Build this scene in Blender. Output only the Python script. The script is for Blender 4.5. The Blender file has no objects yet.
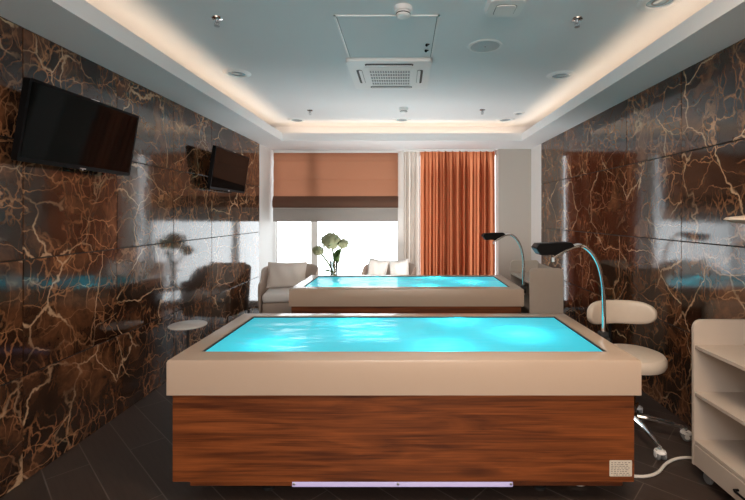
import bpy, bmesh, math, random
from mathutils import Vector, Matrix
PI = math.pi
random.seed(4)
S = bpy.context.scene
COL = S.collection

# ---------------------------------------------------------------- camera / world / light
CAMZ = 1.447
F = 420.0
cam_d = bpy.data.cameras.new('camera')
cam = bpy.data.objects.new('camera', cam_d); COL.objects.link(cam)
cam.location = (0, 0, CAMZ); cam.rotation_euler = (PI/2, 0, 0)
cam_d.sensor_fit = 'HORIZONTAL'; cam_d.sensor_width = 36
cam_d.lens = 36*F/745
cam_d.shift_x = -31.5/745; cam_d.shift_y = -35/745
cam_d.clip_start = 0.05
S.camera = cam

W = bpy.data.worlds.new('daylight'); S.world = W; W.use_nodes = True
bg = W.node_tree.nodes['Background']
bg.inputs[0].default_value = (0.93, 0.97, 1.0, 1); bg.inputs[1].default_value = 4.2
S.view_settings.view_transform = 'Standard'; S.view_settings.look = 'None'
S.view_settings.exposure = 0.30; S.view_settings.gamma = 1.0; S.view_settings.use_curve_mapping = False
S.cycles.max_bounces = 10; S.cycles.diffuse_bounces = 5; S.cycles.glossy_bounces = 5
S.cycles.sample_clamp_indirect = 6; S.cycles.use_denoising = True

def light(name, kind, loc, energy, color, rot=(0, 0, 0), size=None, sizey=None, portal=False, radius=None):
    d = bpy.data.lights.new(name, kind); d.energy = energy; d.color = color
    if kind == 'AREA':
        d.shape = 'RECTANGLE'; d.size = size; d.size_y = sizey or size
        if portal: d.cycles.is_portal = True
    if radius is not None: d.shadow_soft_size = radius
    o = bpy.data.objects.new(name, d); COL.objects.link(o)
    o.location = loc; o.rotation_euler = rot
    return o

# room numbers (metres; camera stands at x 0, y 0)
XL, XR = -2.058, 1.954          # marble wall faces
YM, YB, YF = 5.98, 6.654, -2.2  # end of marble, back wall, wall behind the camera
ZS, ZC = 2.461, 2.717           # soffit underside, ceiling
RL, RR, RB = -1.665, 1.615, 5.73  # edges of the recess
light('window_daylight', 'AREA', ((XL+1.42)/2, YB+0.25, 1.25), 1, (1, 1, 1), (-PI/2, 0, 0), 3.5, 2.5, portal=True)
light('behind_camera_fill', 'AREA', (0.0, YF+0.05, 1.6), 45, (1.0, 0.80, 0.62), (PI/2, 0, 0), 3.2, 2.0)  # added warm fill from the wall behind the camera, stands for no fixture

light('front_ceiling_fill', 'AREA', (0.75, 1.05, ZC-0.02), 35, (1.0, 0.74, 0.52), (0, 0, 0), 0.8, 0.8)  # added out-of-view fill, set overhead to follow the steep warm light on the table

light('window_end_fill', 'AREA', (0.05, 5.30, 0.50), 26, (1.0, 0.97, 0.94), (PI, 0, 0), 1.8, 0.14)  # added to brighten the far ceiling, hidden behind the rear table
light('high_cool_fill', 'AREA', (0.0, -1.2, 2.3), 28, (0.95, 0.97, 1.0), (math.radians(80), 0, 0), 1.4, 0.6)  # unseen cool fill added behind the camera, lifts the near ceiling

# ---------------------------------------------------------------- materials
def mat(name, col, rough=0.5, metal=0.0, ior=1.5, coat=0.0, emit=None, es=0.0, speck=0.0, sscale=60, bump=0.0, bscale=80, trans=0.0):
    m = bpy.data.materials.new(name); m.use_nodes = True
    nt = m.node_tree; p = nt.nodes['Principled BSDF']
    p.inputs['Base Color'].default_value = (*col, 1); p.inputs['Roughness'].default_value = rough
    p.inputs['Metallic'].default_value = metal; p.inputs['IOR'].default_value = ior
    p.inputs['Coat Weight'].default_value = coat; p.inputs['Coat Roughness'].default_value = 0.05
    p.inputs['Transmission Weight'].default_value = trans
    if emit:
        p.inputs['Emission Color'].default_value = (*emit, 1); p.inputs['Emission Strength'].default_value = es
    if speck or bump:
        tc = nt.nodes.new('ShaderNodeTexCoord')
        n = nt.nodes.new('ShaderNodeTexNoise'); n.inputs['Scale'].default_value = sscale; n.inputs['Detail'].default_value = 4
        nt.links.new(tc.outputs['Object'], n.inputs['Vector'])
        if speck:
            r = nt.nodes.new('ShaderNodeMixRGB'); r.blend_type = 'MIX'
            r.inputs[1].default_value = (*[c*(1-speck) for c in col], 1)
            r.inputs[2].default_value = (*[min(1, c*(1+speck)) for c in col], 1)
            nt.links.new(n.outputs['Fac'], r.inputs[0]); nt.links.new(r.outputs[0], p.inputs['Base Color'])
        if bump:
            n2 = nt.nodes.new('ShaderNodeTexNoise'); n2.inputs['Scale'].default_value = bscale; n2.inputs['Detail'].default_value = 3
            nt.links.new(tc.outputs['Object'], n2.inputs['Vector'])
            b = nt.nodes.new('ShaderNodeBump'); b.inputs['Strength'].default_value = bump; b.inputs['Distance'].default_value = 0.005
            nt.links.new(n2.outputs['Fac'], b.inputs['Height']); nt.links.new(b.outputs[0], p.inputs['Normal'])
    return m

def marble_mat():
    m = bpy.data.materials.new('brown_marble'); m.use_nodes = True
    nt = m.node_tree; N = nt.nodes; L = nt.links; p = N['Principled BSDF']
    geo = N.new('ShaderNodeNewGeometry')
    mul = N.new('ShaderNodeMath'); mul.operation = 'MULTIPLY'; mul.inputs[1].default_value = 37.0
    L.new(geo.outputs['Random Per Island'], mul.inputs[0])
    add = N.new('ShaderNodeVectorMath'); add.operation = 'ADD'
    L.new(geo.outputs['Position'], add.inputs[0]); L.new(mul.outputs[0], add.inputs[1])
    # warp
    wn = N.new('ShaderNodeTexNoise'); wn.inputs['Scale'].default_value = 2.6; wn.inputs['Detail'].default_value = 5; wn.inputs['Roughness'].default_value = 0.52
    L.new(add.outputs[0], wn.inputs['Vector'])
    sub = N.new('ShaderNodeVectorMath'); sub.operation = 'SUBTRACT'; sub.inputs[1].default_value = (0.5, 0.5, 0.5)
    L.new(wn.outputs['Color'], sub.inputs[0])
    sc = N.new('ShaderNodeVectorMath'); sc.operation = 'SCALE'; sc.inputs['Scale'].default_value = 0.34
    L.new(sub.outputs[0], sc.inputs[0])
    wp = N.new('ShaderNodeVectorMath'); wp.operation = 'ADD'
    L.new(add.outputs[0], wp.inputs[0]); L.new(sc.outputs[0], wp.inputs[1])
    def turned(ang, st):
        q = N.new('ShaderNodeMapping'); q.inputs['Rotation'].default_value = ang; q.inputs['Scale'].default_value = st
        L.new(wp.outputs[0], q.inputs['Vector']); return q
    def veins(scale, width, soft, nscale, lo, hi, q=None):
        v = N.new('ShaderNodeTexVoronoi'); v.feature = 'DISTANCE_TO_EDGE'; v.inputs['Scale'].default_value = scale
        L.new((q or wp).outputs[0], v.inputs['Vector'])
        r = N.new('ShaderNodeMapRange'); r.interpolation_type = 'SMOOTHSTEP'
        r.inputs['From Min'].default_value = width; r.inputs['From Max'].default_value = width+soft
        r.inputs['To Min'].default_value = 1; r.inputs['To Max'].default_value = 0
        L.new(v.outputs['Distance'], r.inputs['Value'])
        n = N.new('ShaderNodeTexNoise'); n.inputs['Scale'].default_value = nscale; n.inputs['Detail'].default_value = 3
        L.new(add.outputs[0], n.inputs['Vector'])
        r2 = N.new('ShaderNodeMapRange'); r2.inputs['From Min'].default_value = lo; r2.inputs['From Max'].default_value = hi
        L.new(n.outputs['Fac'], r2.inputs['Value'])
        mm = N.new('ShaderNodeMath'); mm.operation = 'MULTIPLY'
        L.new(r.outputs[0], mm.inputs[0]); L.new(r2.outputs[0], mm.inputs[1])
        return mm
    v1 = veins(1.9, 0.001, 0.015, 1.9, 0.40, 0.54)
    v2 = veins(4.8, 0.001, 0.024, 2.3, 0.41, 0.60, turned((0.6, 0.5, 0.2), (1, 0.55, 1.25)))
    v3 = veins(12.0, 0.002, 0.070, 3.0, 0.43, 0.60, turned((-0.7, 0.3, 0.5), (1, 1.3, 0.5)))
    base = N.new('ShaderNodeTexNoise'); base.inputs['Scale'].default_value = 3.4; base.inputs['Detail'].default_value = 8; base.inputs['Roughness'].default_value = 0.62
    L.new(wp.outputs[0], base.inputs['Vector'])
    cr = N.new('ShaderNodeValToRGB'); e = cr.color_ramp.elements
    e[0].position = 0.36; e[0].color = (0.011, 0.0065, 0.0045, 1)
    e[1].position = 0.74; e[1].color = (0.23, 0.095, 0.042, 1)
    k = e.new(0.52); k.color = (0.050, 0.023, 0.0125, 1)
    L.new(base.outputs['Fac'], cr.inputs[0])
    def mix(prev, fac, col, amt):
        a = N.new('ShaderNodeMath'); a.operation = 'MULTIPLY'; a.inputs[1].default_value = amt
        L.new(fac.outputs[0], a.inputs[0])
        x = N.new('ShaderNodeMixRGB'); x.inputs[2].default_value = (*col, 1)
        L.new(a.outputs[0], x.inputs[0]); L.new(prev, x.inputs[1]); return x.outputs[0]
    c = mix(cr.outputs[0], v3, (0.42, 0.19, 0.085), 0.7)
    c = mix(c, v2, (0.52, 0.27, 0.135), 0.75)
    c = mix(c, v1, (0.62, 0.41, 0.25), 0.85)
    L.new(c, p.inputs['Base Color'])
    p.inputs['Roughness'].default_value = 0.09; p.inputs['IOR'].default_value = 1.62
    # slight waviness of the polish
    bn = N.new('ShaderNodeTexNoise'); bn.inputs['Scale'].default_value = 5; L.new(geo.outputs['Position'], bn.inputs['Vector'])
    b = N.new('ShaderNodeBump'); b.inputs['Strength'].default_value = 0.05; b.inputs['Distance'].default_value = 0.02
    L.new(bn.outputs['Fac'], b.inputs['Height']); L.new(b.outputs[0], p.inputs['Normal'])
    return m

def wood_mat():
    m = bpy.data.materials.new('walnut_veneer'); m.use_nodes = True
    nt = m.node_tree; N = nt.nodes; L = nt.links; p = N['Principled BSDF']
    tc = N.new('ShaderNodeTexCoord'); mp = N.new('ShaderNodeMapping'); mp.inputs['Scale'].default_value = (0.8, 3.0, 10.0)
    L.new(tc.outputs['Object'], mp.inputs['Vector'])
    n1 = N.new('ShaderNodeTexNoise'); n1.inputs['Scale'].default_value = 1.6; n1.inputs['Detail'].default_value = 6; n1.inputs['Distortion'].default_value = 1.3
    L.new(mp.outputs[0], n1.inputs['Vector'])
    mp2 = N.new('ShaderNodeMapping'); mp2.inputs['Scale'].default_value = (1.6, 8, 75.0)
    L.new(tc.outputs['Object'], mp2.inputs['Vector'])
    n2 = N.new('ShaderNodeTexNoise'); n2.inputs['Scale'].default_value = 2.2; n2.inputs['Detail'].default_value = 5; n2.inputs['Distortion'].default_value = 0.4
    L.new(mp2.outputs[0], n2.inputs['Vector'])
    ad = N.new('ShaderNodeMath'); ad.operation = 'MULTIPLY_ADD'; ad.inputs[1].default_value = 0.55
    L.new(n2.outputs['Fac'], ad.inputs[0]); L.new(n1.outputs['Fac'], ad.inputs[2])
    cr = N.new('ShaderNodeValToRGB'); e = cr.color_ramp.elements
    e[0].position = 0.56; e[0].color = (0.082, 0.020, 0.0055, 1)
    e[1].position = 1.0; e[1].color = (0.32, 0.088, 0.022, 1)
    k = e.new(0.76); k.color = (0.175, 0.047, 0.0115, 1)
    L.new(ad.outputs[0], cr.inputs[0])
    # knots
    mp3 = N.new('ShaderNodeMapping'); mp3.inputs['Scale'].default_value = (2.2, 3, 7.0)
    L.new(tc.outputs['Object'], mp3.inputs['Vector'])
    v = N.new('ShaderNodeTexVoronoi'); v.inputs['Scale'].default_value = 0.75; L.new(mp3.outputs[0], v.inputs['Vector'])
    r = N.new('ShaderNodeMapRange'); r.inputs['From Min'].default_value = 0.03; r.inputs['From Max'].default_value = 0.22
    r.inputs['To Min'].default_value = 0.75; r.inputs['To Max'].default_value = 0
    L.new(v.outputs['Distance'], r.inputs['Value'])
    mx = N.new('ShaderNodeMixRGB'); mx.inputs[2].default_value = (0.045, 0.012, 0.005, 1)
    L.new(r.outputs[0], mx.inputs[0]); L.new(cr.outputs[0], mx.inputs[1])
    L.new(mx.outputs[0], p.inputs['Base Color'])
    p.inputs['Roughness'].default_value = 0.42
    return m

def floor_mat():
    m = bpy.data.materials.new('diagonal_floor_planks'); m.use_nodes = True
    nt = m.node_tree; N = nt.nodes; L = nt.links; p = N['Principled BSDF']
    geo = N.new('ShaderNodeNewGeometry'); mp = N.new('ShaderNodeMapping')
    mp.inputs['Rotation'].default_value = (0, 0, math.radians(43)); mp.inputs['Location'].default_value = (0.0, 0.06, 0)
    L.new(geo.outputs['Position'], mp.inputs['Vector'])
    br = N.new('ShaderNodeTexBrick'); br.inputs['Scale'].default_value = 1
    br.inputs['Brick Width'].default_value = 1.2; br.inputs['Row Height'].default_value = 0.2
    br.inputs['Mortar Size'].default_value = 0.003; br.inputs['Mortar Smooth'].default_value = 0.2
    br.inputs['Color1'].default_value = (0.070, 0.047, 0.038, 1); br.inputs['Color2'].default_value = (0.052, 0.036, 0.029, 1)
    br.inputs['Mortar'].default_value = (0.17, 0.135, 0.115, 1)
    L.new(mp.outputs[0], br.inputs['Vector'])
    mp2 = N.new('ShaderNodeMapping'); mp2.inputs['Scale'].default_value = (3, 30, 1); L.new(mp.outputs[0], mp2.inputs['Vector'])
    n = N.new('ShaderNodeTexNoise'); n.inputs['Scale'].default_value = 2; n.inputs['Detail'].default_value = 5; L.new(mp2.outputs[0], n.inputs['Vector'])
    mx = N.new('ShaderNodeMixRGB'); mx.blend_type = 'MULTIPLY'; mx.inputs[0].default_value = 0.5
    L.new(br.outputs['Color'], mx.inputs[1]); L.new(n.outputs['Fac'], mx.inputs[2])
    L.new(mx.outputs[0], p.inputs['Base Color']); p.inputs['Roughness'].default_value = 0.42
    return m

def cloth_mat(name, dcol, tcol, tw, weave=500):
    m = bpy.data.materials.new(name); m.use_nodes = True
    nt = m.node_tree; N = nt.nodes; L = nt.links
    for n in list(N): N.remove(n)
    out = N.new('ShaderNodeOutputMaterial')
    d = N.new('ShaderNodeBsdfDiffuse'); t = N.new('ShaderNodeBsdfTranslucent'); mx = N.new('ShaderNodeMixShader')
    tc = N.new('ShaderNodeTexCoord'); mp = N.new('ShaderNodeMapping'); mp.inputs['Scale'].default_value = (1, 1, 0.6)
    L.new(tc.outputs['Object'], mp.inputs['Vector'])
    n = N.new('ShaderNodeTexNoise'); n.inputs['Scale'].default_value = weave; n.inputs['Detail'].default_value = 2; L.new(mp.outputs[0], n.inputs['Vector'])
    for sh, c in ((d, dcol), (t, tcol)):
        r = N.new('ShaderNodeMixRGB'); r.inputs[1].default_value = (*[x*0.8 for x in c], 1); r.inputs[2].default_value = (*[min(1, x*1.2) for x in c], 1)
        L.new(n.outputs['Fac'], r.inputs[0]); L.new(r.outputs[0], sh.inputs['Color'])
    mx.inputs[0].default_value = tw
    L.new(d.outputs[0], mx.inputs[1]); L.new(t.outputs[0], mx.inputs[2]); L.new(mx.outputs[0], out.inputs[0])
    return m

def pane_mat(name, refl=0.06, tint=(0.97, 0.98, 0.98)):
    m = bpy.data.materials.new(name); m.use_nodes = True
    nt = m.node_tree; N = nt.nodes; L = nt.links
    for n in list(N): N.remove(n)
    out = N.new('ShaderNodeOutputMaterial'); t = N.new('ShaderNodeBsdfTransparent'); t.inputs[0].default_value = (*tint, 1)
    g = N.new('ShaderNodeBsdfGlossy'); g.inputs['Roughness'].default_value = 0.02
    fr = N.new('ShaderNodeFresnel'); fr.inputs[0].default_value = 1.45
    mx = N.new('ShaderNodeMixShader'); L.new(fr.outputs[0], mx.inputs[0]); L.new(t.outputs[0], mx.inputs[1]); L.new(g.outputs[0], mx.inputs[2])
    L.new(mx.outputs[0], out.inputs[0]); return m

def membrane_mat():
    m = bpy.data.materials.new('lit_turquoise_membrane'); m.use_nodes = True
    nt = m.node_tree; N = nt.nodes; L = nt.links
    for n in list(N): N.remove(n)
    out = N.new('ShaderNodeOutputMaterial')
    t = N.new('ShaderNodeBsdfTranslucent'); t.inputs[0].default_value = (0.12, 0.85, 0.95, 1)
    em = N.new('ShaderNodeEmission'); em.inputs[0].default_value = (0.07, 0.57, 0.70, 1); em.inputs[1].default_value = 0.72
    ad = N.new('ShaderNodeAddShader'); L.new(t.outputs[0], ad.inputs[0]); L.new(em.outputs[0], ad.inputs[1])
    g = N.new('ShaderNodeBsdfGlossy'); g.inputs['Roughness'].default_value = 0.13
    tc = N.new('ShaderNodeTexCoord'); mp = N.new('ShaderNodeMapping'); mp.inputs['Scale'].default_value = (0.8, 3.2, 1)
    L.new(tc.outputs['Object'], mp.inputs['Vector'])
    nz = N.new('ShaderNodeTexNoise'); nz.inputs['Scale'].default_value = 3.5; nz.inputs['Detail'].default_value = 2; nz.inputs['Distortion'].default_value = 1.0
    L.new(mp.outputs[0], nz.inputs['Vector'])
    b = N.new('ShaderNodeBump'); b.inputs['Strength'].default_value = 0.5; b.inputs['Distance'].default_value = 0.02
    L.new(nz.outputs['Fac'], b.inputs['Height']); L.new(b.outputs[0], g.inputs['Normal'])
    fr = N.new('ShaderNodeFresnel'); fr.inputs[0].default_value = 1.40; L.new(b.outputs[0], fr.inputs['Normal'])
    fs = N.new('ShaderNodeMath'); fs.operation = 'MULTIPLY'; fs.inputs[1].default_value = 0.6; L.new(fr.outputs[0], fs.inputs[0])
    mx = N.new('ShaderNodeMixShader'); L.new(fs.outputs[0], mx.inputs[0]); L.new(ad.outputs[0], mx.inputs[1]); L.new(g.outputs[0], mx.inputs[2])
    L.new(mx.outputs[0], out.inputs[0]); return m

M = dict(
    marble=marble_mat(), wood=wood_mat(), floor=floor_mat(), membrane=membrane_mat(),
    white=mat('white_paint', (0.86, 0.86, 0.85), 0.6, speck=0.03, sscale=4),
    ceil=mat('ceiling_paint', (0.85, 0.85, 0.865), 0.7, speck=0.02, sscale=3),
    beige=mat('beige_wallcovering', (0.52, 0.475, 0.43), 0.8, speck=0.12, sscale=220, bump=0.2, bscale=300),
    dark=mat('dark_joint', (0.015, 0.012, 0.01), 0.6),
    rim=mat('beige_gelcoat', (0.54, 0.42, 0.33), 0.22, speck=0.08, sscale=420, ior=1.5),
    chrome=mat('chrome', (0.75, 0.76, 0.77), 0.08, 1.0),
    steel=mat('brushed_steel', (0.55, 0.56, 0.58), 0.3, 1.0),
    black=mat('black_plastic', (0.0035, 0.0035, 0.004), 0.4, ior=1.2, bump=0.02),
    gloss=mat('black_screen', (0.003, 0.004, 0.004), 0.05, ior=1.2),
    matteblack=mat('matte_black', (0.012, 0.012, 0.013), 0.6),
    leather=mat('cream_leather', (0.66, 0.57, 0.48), 0.42, speck=0.04, sscale=30, bump=0.15, bscale=180),
    linen=mat('beige_linen', (0.45, 0.40, 0.355), 0.85, speck=0.12, sscale=160, bump=0.3, bscale=220),
    seat=mat('white_seat_fabric', (0.86, 0.85, 0.84), 0.8, bump=0.2, bscale=200),
    shell=mat('taupe_upholstery', (0.47, 0.38, 0.32), 0.75, speck=0.08, sscale=120, bump=0.2, bscale=250),
    pillow=mat('grey_beige_pillow', (0.74, 0.69, 0.65), 0.85, speck=0.1, sscale=140, bump=0.4, bscale=90),
    wpillow=mat('white_pillow', (0.80, 0.79, 0.77), 0.85, speck=0.05, sscale=140, bump=0.4, bscale=90),
    laminate=mat('cream_laminate', (0.50, 0.43, 0.37), 0.45, speck=0.04, sscale=15),
    plastic=mat('white_plastic', (0.90, 0.90, 0.90), 0.35, speck=0.02),
    grey=mat('grey_plastic', (0.22, 0.23, 0.24), 0.45),
    cable=mat('white_cable', (0.75, 0.72, 0.68), 0.4),
    paper=mat('paper_label', (0.70, 0.64, 0.55), 0.6, speck=0.06, sscale=200),
    ink=mat('faded_ink', (0.16, 0.14, 0.12), 0.7),
    lens=mat('lamp_lens', (0.34, 0.48, 0.56), 0.1, ior=1.6),
    orange=cloth_mat('orange_curtain_cloth', (0.34, 0.12, 0.055), (0.80, 0.285, 0.135), 0.5),
    sheer=cloth_mat('sheer_curtain_cloth', (0.62, 0.57, 0.52), (0.80, 0.70, 0.62), 0.42),
    blind=cloth_mat('blind_cloth', (0.36, 0.17, 0.10), (0.30, 0.118, 0.066), 0.42),
    blindgrey=cloth_mat('blind_lining_cloth', (0.34, 0.31, 0.29), (0.08, 0.075, 0.07), 0.06),
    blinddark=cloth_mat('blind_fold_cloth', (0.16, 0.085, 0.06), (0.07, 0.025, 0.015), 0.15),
    pane=pane_mat('window_glass'), vase=pane_mat('vase_glass', tint=(0.70, 0.73, 0.73)),
    stem=mat('green_stem', (0.10, 0.16, 0.05), 0.5, speck=0.2), leaf=cloth_mat('green_leaf', (0.09, 0.16, 0.06), (0.03, 0.07, 0.015), 0.4, 40),
    petal=cloth_mat('pale_green_petals', (0.44, 0.47, 0.30), (0.26, 0.28, 0.16), 0.45, 60),
    led=mat('warm_led', (1, 0.8, 0.6), 0.5, emit=(1.0, 0.76, 0.54), es=4.3),
    bar=mat('lavender_led_bar', (0.45, 0.42, 0.55), 0.3, emit=(0.62, 0.52, 0.9), es=0.35),
    top=mat('pale_stone_top', (0.70, 0.66, 0.62), 0.25, speck=0.06, sscale=25),
    basin=mat('pale_turquoise_basin', (0.25, 0.75, 0.8), 0.6),
)

# ---------------------------------------------------------------- mesh helpers
def bm_box(bm, c, s, bevel=0.0, seg=2, rot=None):
    r = bmesh.ops.create_cube(bm, size=1.0)
    vs = r['verts']
    bmesh.ops.scale(bm, vec=s, verts=vs)
    if bevel:
        es = list({e for v in vs for e in v.link_edges})
        rb = bmesh.ops.bevel(bm, geom=es, offset=bevel, segments=seg, profile=0.5, affect='EDGES')
        vs = list({v for f in rb['faces'] for v in f.verts} | {v for v in vs if v.is_valid})
    if rot is not None: bmesh.ops.rotate(bm, cent=(0, 0, 0), matrix=rot, verts=vs)
    bmesh.ops.translate(bm, vec=c, verts=vs)
    return vs

def bm_box2(bm, a, b, bevel=0.0, seg=2):
    return bm_box(bm, [(a[i]+b[i])/2 for i in range(3)], [abs(b[i]-a[i]) for i in range(3)], bevel, seg)

def bm_tube(bm, pts, r, n=12, caps=True, closed=False):
    pts = [Vector(p) for p in pts]; rings = []
    rs = r if isinstance(r, (list, tuple)) else [r]*len(pts)
    up = None
    for i, p in enumerate(pts):
        a = pts[(i-1) % len(pts)] if (i > 0 or closed) else pts[i]
        b = pts[(i+1) % len(pts)] if (i < len(pts)-1 or closed) else pts[i]
        t = (b-a).normalized()
        if up is None:
            up = Vector((0, 0, 1)) if abs(t.z) < 0.9 else Vector((1, 0, 0))
        x = up.cross(t)
        if x.length < 1e-4: x = Vector((0, 1, 0)).cross(t)
        x.normalize(); up = t.cross(x).normalized()
        rings.append([bm.verts.new(p + (x*math.cos(2*PI*k/n) + up*math.sin(2*PI*k/n))*rs[i]) for k in range(n)])
    m = len(rings)
    for i in range(m if closed else m-1):
        A, B = rings[i], rings[(i+1) % m]
        for k in range(n): bm.faces.new((A[k], A[(k+1) % n], B[(k+1) % n], B[k]))
    if caps and not closed:
        bm.faces.new(list(reversed(rings[0]))); bm.faces.new(rings[-1])

def bm_lathe(bm, prof, c=(0, 0, 0), n=40, axis='Z'):
    rings = []
    for r, z in prof:
        if r < 1e-6: rings.append([bm.verts.new((c[0], c[1], c[2]+z))])
        else: rings.append([bm.verts.new((c[0]+r*math.cos(2*PI*k/n), c[1]+r*math.sin(2*PI*k/n), c[2]+z)) for k in range(n)])
    for A, B in zip(rings, rings[1:]):
        for k in range(n):
            k2 = (k+1) % n
            if len(A) == 1 and len(B) == 1: continue
            if len(A) == 1: bm.faces.new((A[0], B[k2], B[k]))
            elif len(B) == 1: bm.faces.new((A[k], A[k2], B[0]))
            else: bm.faces.new((A[k], A[k2], B[k2], B[k]))

def rrect(w, h, r, n=6, corners=(1, 1, 1, 1)):
    """rounded rectangle outline, centred; corners: tr, tl, bl, br."""
    pts = []
    for (sx, sy, a0), on in zip(((1, 1, 0), (-1, 1, PI/2), (-1, -1, PI), (1, -1, 1.5*PI)), corners):
        if not on: pts.append((sx*w/2, sy*h/2)); continue
        cx, cy = sx*(w/2-r), sy*(h/2-r)
        for k in range(n+1):
            a = a0 + PI/2*k/n; pts.append((cx+r*math.cos(a), cy+r*math.sin(a)))
    return pts

def bm_prism(bm, pts, h0, h1, f):
    """extrude a 2-D outline between h0 and h1; f(u, v, h) -> xyz."""
    A = [bm.verts.new(f(u, v, h0)) for u, v in pts]; B = [bm.verts.new(f(u, v, h1)) for u, v in pts]
    n = len(pts)
    bm.faces.new(list(reversed(A))); bm.faces.new(B)
    for k in range(n): bm.faces.new((A[k], A[(k+1) % n], B[(k+1) % n], B[k]))
    return A+B

def bm_ball(bm, c, r, sx=1, sy=1, sz=1, u=16, v=10):
    rr = bmesh.ops.create_uvsphere(bm, u_segments=u, v_segments=v, radius=r)
    bmesh.ops.scale(bm, vec=(sx, sy, sz), verts=rr['verts']); bmesh.ops.translate(bm, vec=c, verts=rr['verts'])
    return rr['verts']

def smooth_by_angle(me, deg=35):
    for p in me.polygons: p.use_smooth = True
    try: me.set_sharp_from_angle(angle=math.radians(deg))
    except Exception: pass

def obj(name, bm, m, parent=None, smooth=True, mats=None):
    bmesh.ops.recalc_face_normals(bm, faces=bm.faces[:])
    me = bpy.data.meshes.new(name); bm.to_mesh(me); bm.free()
    for x in (mats or [m]): me.materials.append(x)
    if smooth: smooth_by_angle(me)
    o = bpy.data.objects.new(name, me); COL.objects.link(o)
    if parent: o.parent = parent
    return o

def subsurf(o, lv=2):
    md = o.modifiers.new('subdivision', 'SUBSURF'); md.levels = lv; md.render_levels = lv; return o

def thing(name, label, cat, loc=(0, 0, 0), rz=0, group=None):
    o = bpy.data.objects.new(name, None); COL.objects.link(o)
    o.location = loc; o.rotation_euler = (0, 0, rz); o.empty_display_size = 0.1
    o['label'] = label; o['category'] = cat
    if group: o['group'] = group
    return o
def tag(o, label, cat, group=None):
    o['label'] = label; o['category'] = cat
    if group: o['group'] = group
    return o
def struct(name, bm, m, parent=None, mats=None, smooth=False):
    o = obj(name, bm, m, parent, smooth, mats)
    if not parent: o['kind'] = 'structure'
    return o
def dup(o, loc=None, rz=None, label=None, parent=None):
    c = o.copy(); COL.objects.link(c)
    if parent: c.parent = parent
    if loc is not None: c.location = loc
    if rz is not None: c.rotation_euler = (0, 0, rz)
    if label: c['label'] = label
    for ch in list(o.children): dup(ch, parent=c)
    return c
B = bmesh.new

# ---------------------------------------------------------------- room shell
bm = B(); bm_box2(bm, (XL-0.1, YF, -0.05), (XR+0.1, YB+0.1, 0)); struct('floor', bm, M['floor'])
bm = B(); bm_box2(bm, (XL-0.1, YF, ZC), (XR+0.1, YB+0.1, ZC+0.05)); struct('ceiling', bm, M['ceil'])

def marble_wall(name, x, side, ys, zs):
    """side -1: left wall, +1: right wall. Polished panels on a dark ground, then a painted return to the window."""
    bm = B(); g = 0.0032
    def setmat(vs, i):
        for f in {f for v in vs for f in v.link_faces}: f.material_index = i
    for y0, y1 in zip(ys, ys[1:]):
        for z0, z1 in zip(zs, zs[1:]):
            w, h = y1-y0-2*g, z1-z0-2*g
            tilt = Matrix.Rotation(math.radians(random.uniform(-.12, .12)), 3, 'Z') @ Matrix.Rotation(math.radians(random.uniform(-.12, .12)), 3, 'Y')
            vs = bm_box(bm, (x+side*0.010, (y0+y1)/2, (z0+z1)/2), (0.02, w, h), 0.0012, 1, tilt)
            setmat(vs, 0)
    setmat(bm_box2(bm, (x+side*0.014, YF, 0), (x+side*0.1, YM, ZS+0.25)), 1)
    setmat(bm_box2(bm, (x, YM+0.001, 0), (x+side*0.1, YB+0.1, ZS+0.25)), 2)
    return struct(name, bm, None, mats=[M['marble'], M['dark'], M['white']])
P = 0.742
ysl = sorted([YM-P*k for k in range(0, 12) if YM-P*k > YF])
ysr = [5.88+0.73*k for k in range(-11, 1)] + [YM]
ysr = [y for y in ysr if y > YF]
marble_wall('wall_left', XL, -1, [YF]+ysl, [0.0, 0.575, 1.205, 1.85, ZS])
marble_wall('wall_right', XR, 1, [YF]+ysr, [0.0, 0.645, 1.262, 1.885, ZS])

# back wall: window from floor to 2.42 between XL and 1.42, a white pier, a beige panel right
WX0, WX1, WZ0, WZ1 = XL+0.012, 1.49, 0.06, 2.42
bm = B()
bm_box2(bm, (XL-0.1, YB, WZ1), (WX1, YB+0.1, ZC))
bm_box2(bm, (XL-0.1, YB, 0), (WX1, YB+0.1, WZ0))
bm_box2(bm, (-0.085, YB-0.02, WZ0), (-0.005, YB+0.1, WZ1))
bm_box2(bm, (WX1, YB, 0), (XR+0.1, YB+0.1, ZC))
n0 = len(bm.faces)
bm_box2(bm, (1.45, YB-0.20, 0), (XR, YB, ZS))
bm.faces.ensure_lookup_table()
for f in bm.faces[n0:]: f.material_index = 1
struct('wall_back', bm, None, mats=[M['white'], M['beige']])
bm = B(); bm_box2(bm, (XL-0.1, YF-0.1, 0), (XR+0.1, YF, ZC)); struct('wall_front', bm, M['beige'])

def window(name, x0, x1, bars, parent=None):
    bm = B(); y0, y1 = YB+0.03, YB+0.08; t = 0.02
    bm_box2(bm, (x0, y0, WZ0), (x0+t, y1, WZ1)); bm_box2(bm, (x1-t, y0, WZ0), (x1, y1, WZ1))
    bm_box2(bm, (x0, y0, WZ1-t), (x1, y1, WZ1)); bm_box2(bm, (x0, y0, WZ0), (x1, y1, WZ0+t))
    for b, w in bars: bm_box2(bm, (b-w/2, y0, WZ0), (b+w/2, y1, WZ1))
    w = struct(name, bm, M['white'])
    bm = B(); bm_box2(bm, (x0+t, YB+0.052, WZ0+t), (x1-t, YB+0.058, WZ1-t)); obj('pane', bm, M['pane'], w, False)
    return w
window('window_1', WX0, -0.085, [(-1.43, 0.10)])
window('window_2', -0.005, WX1, [(0.72, 0.06)])

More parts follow.
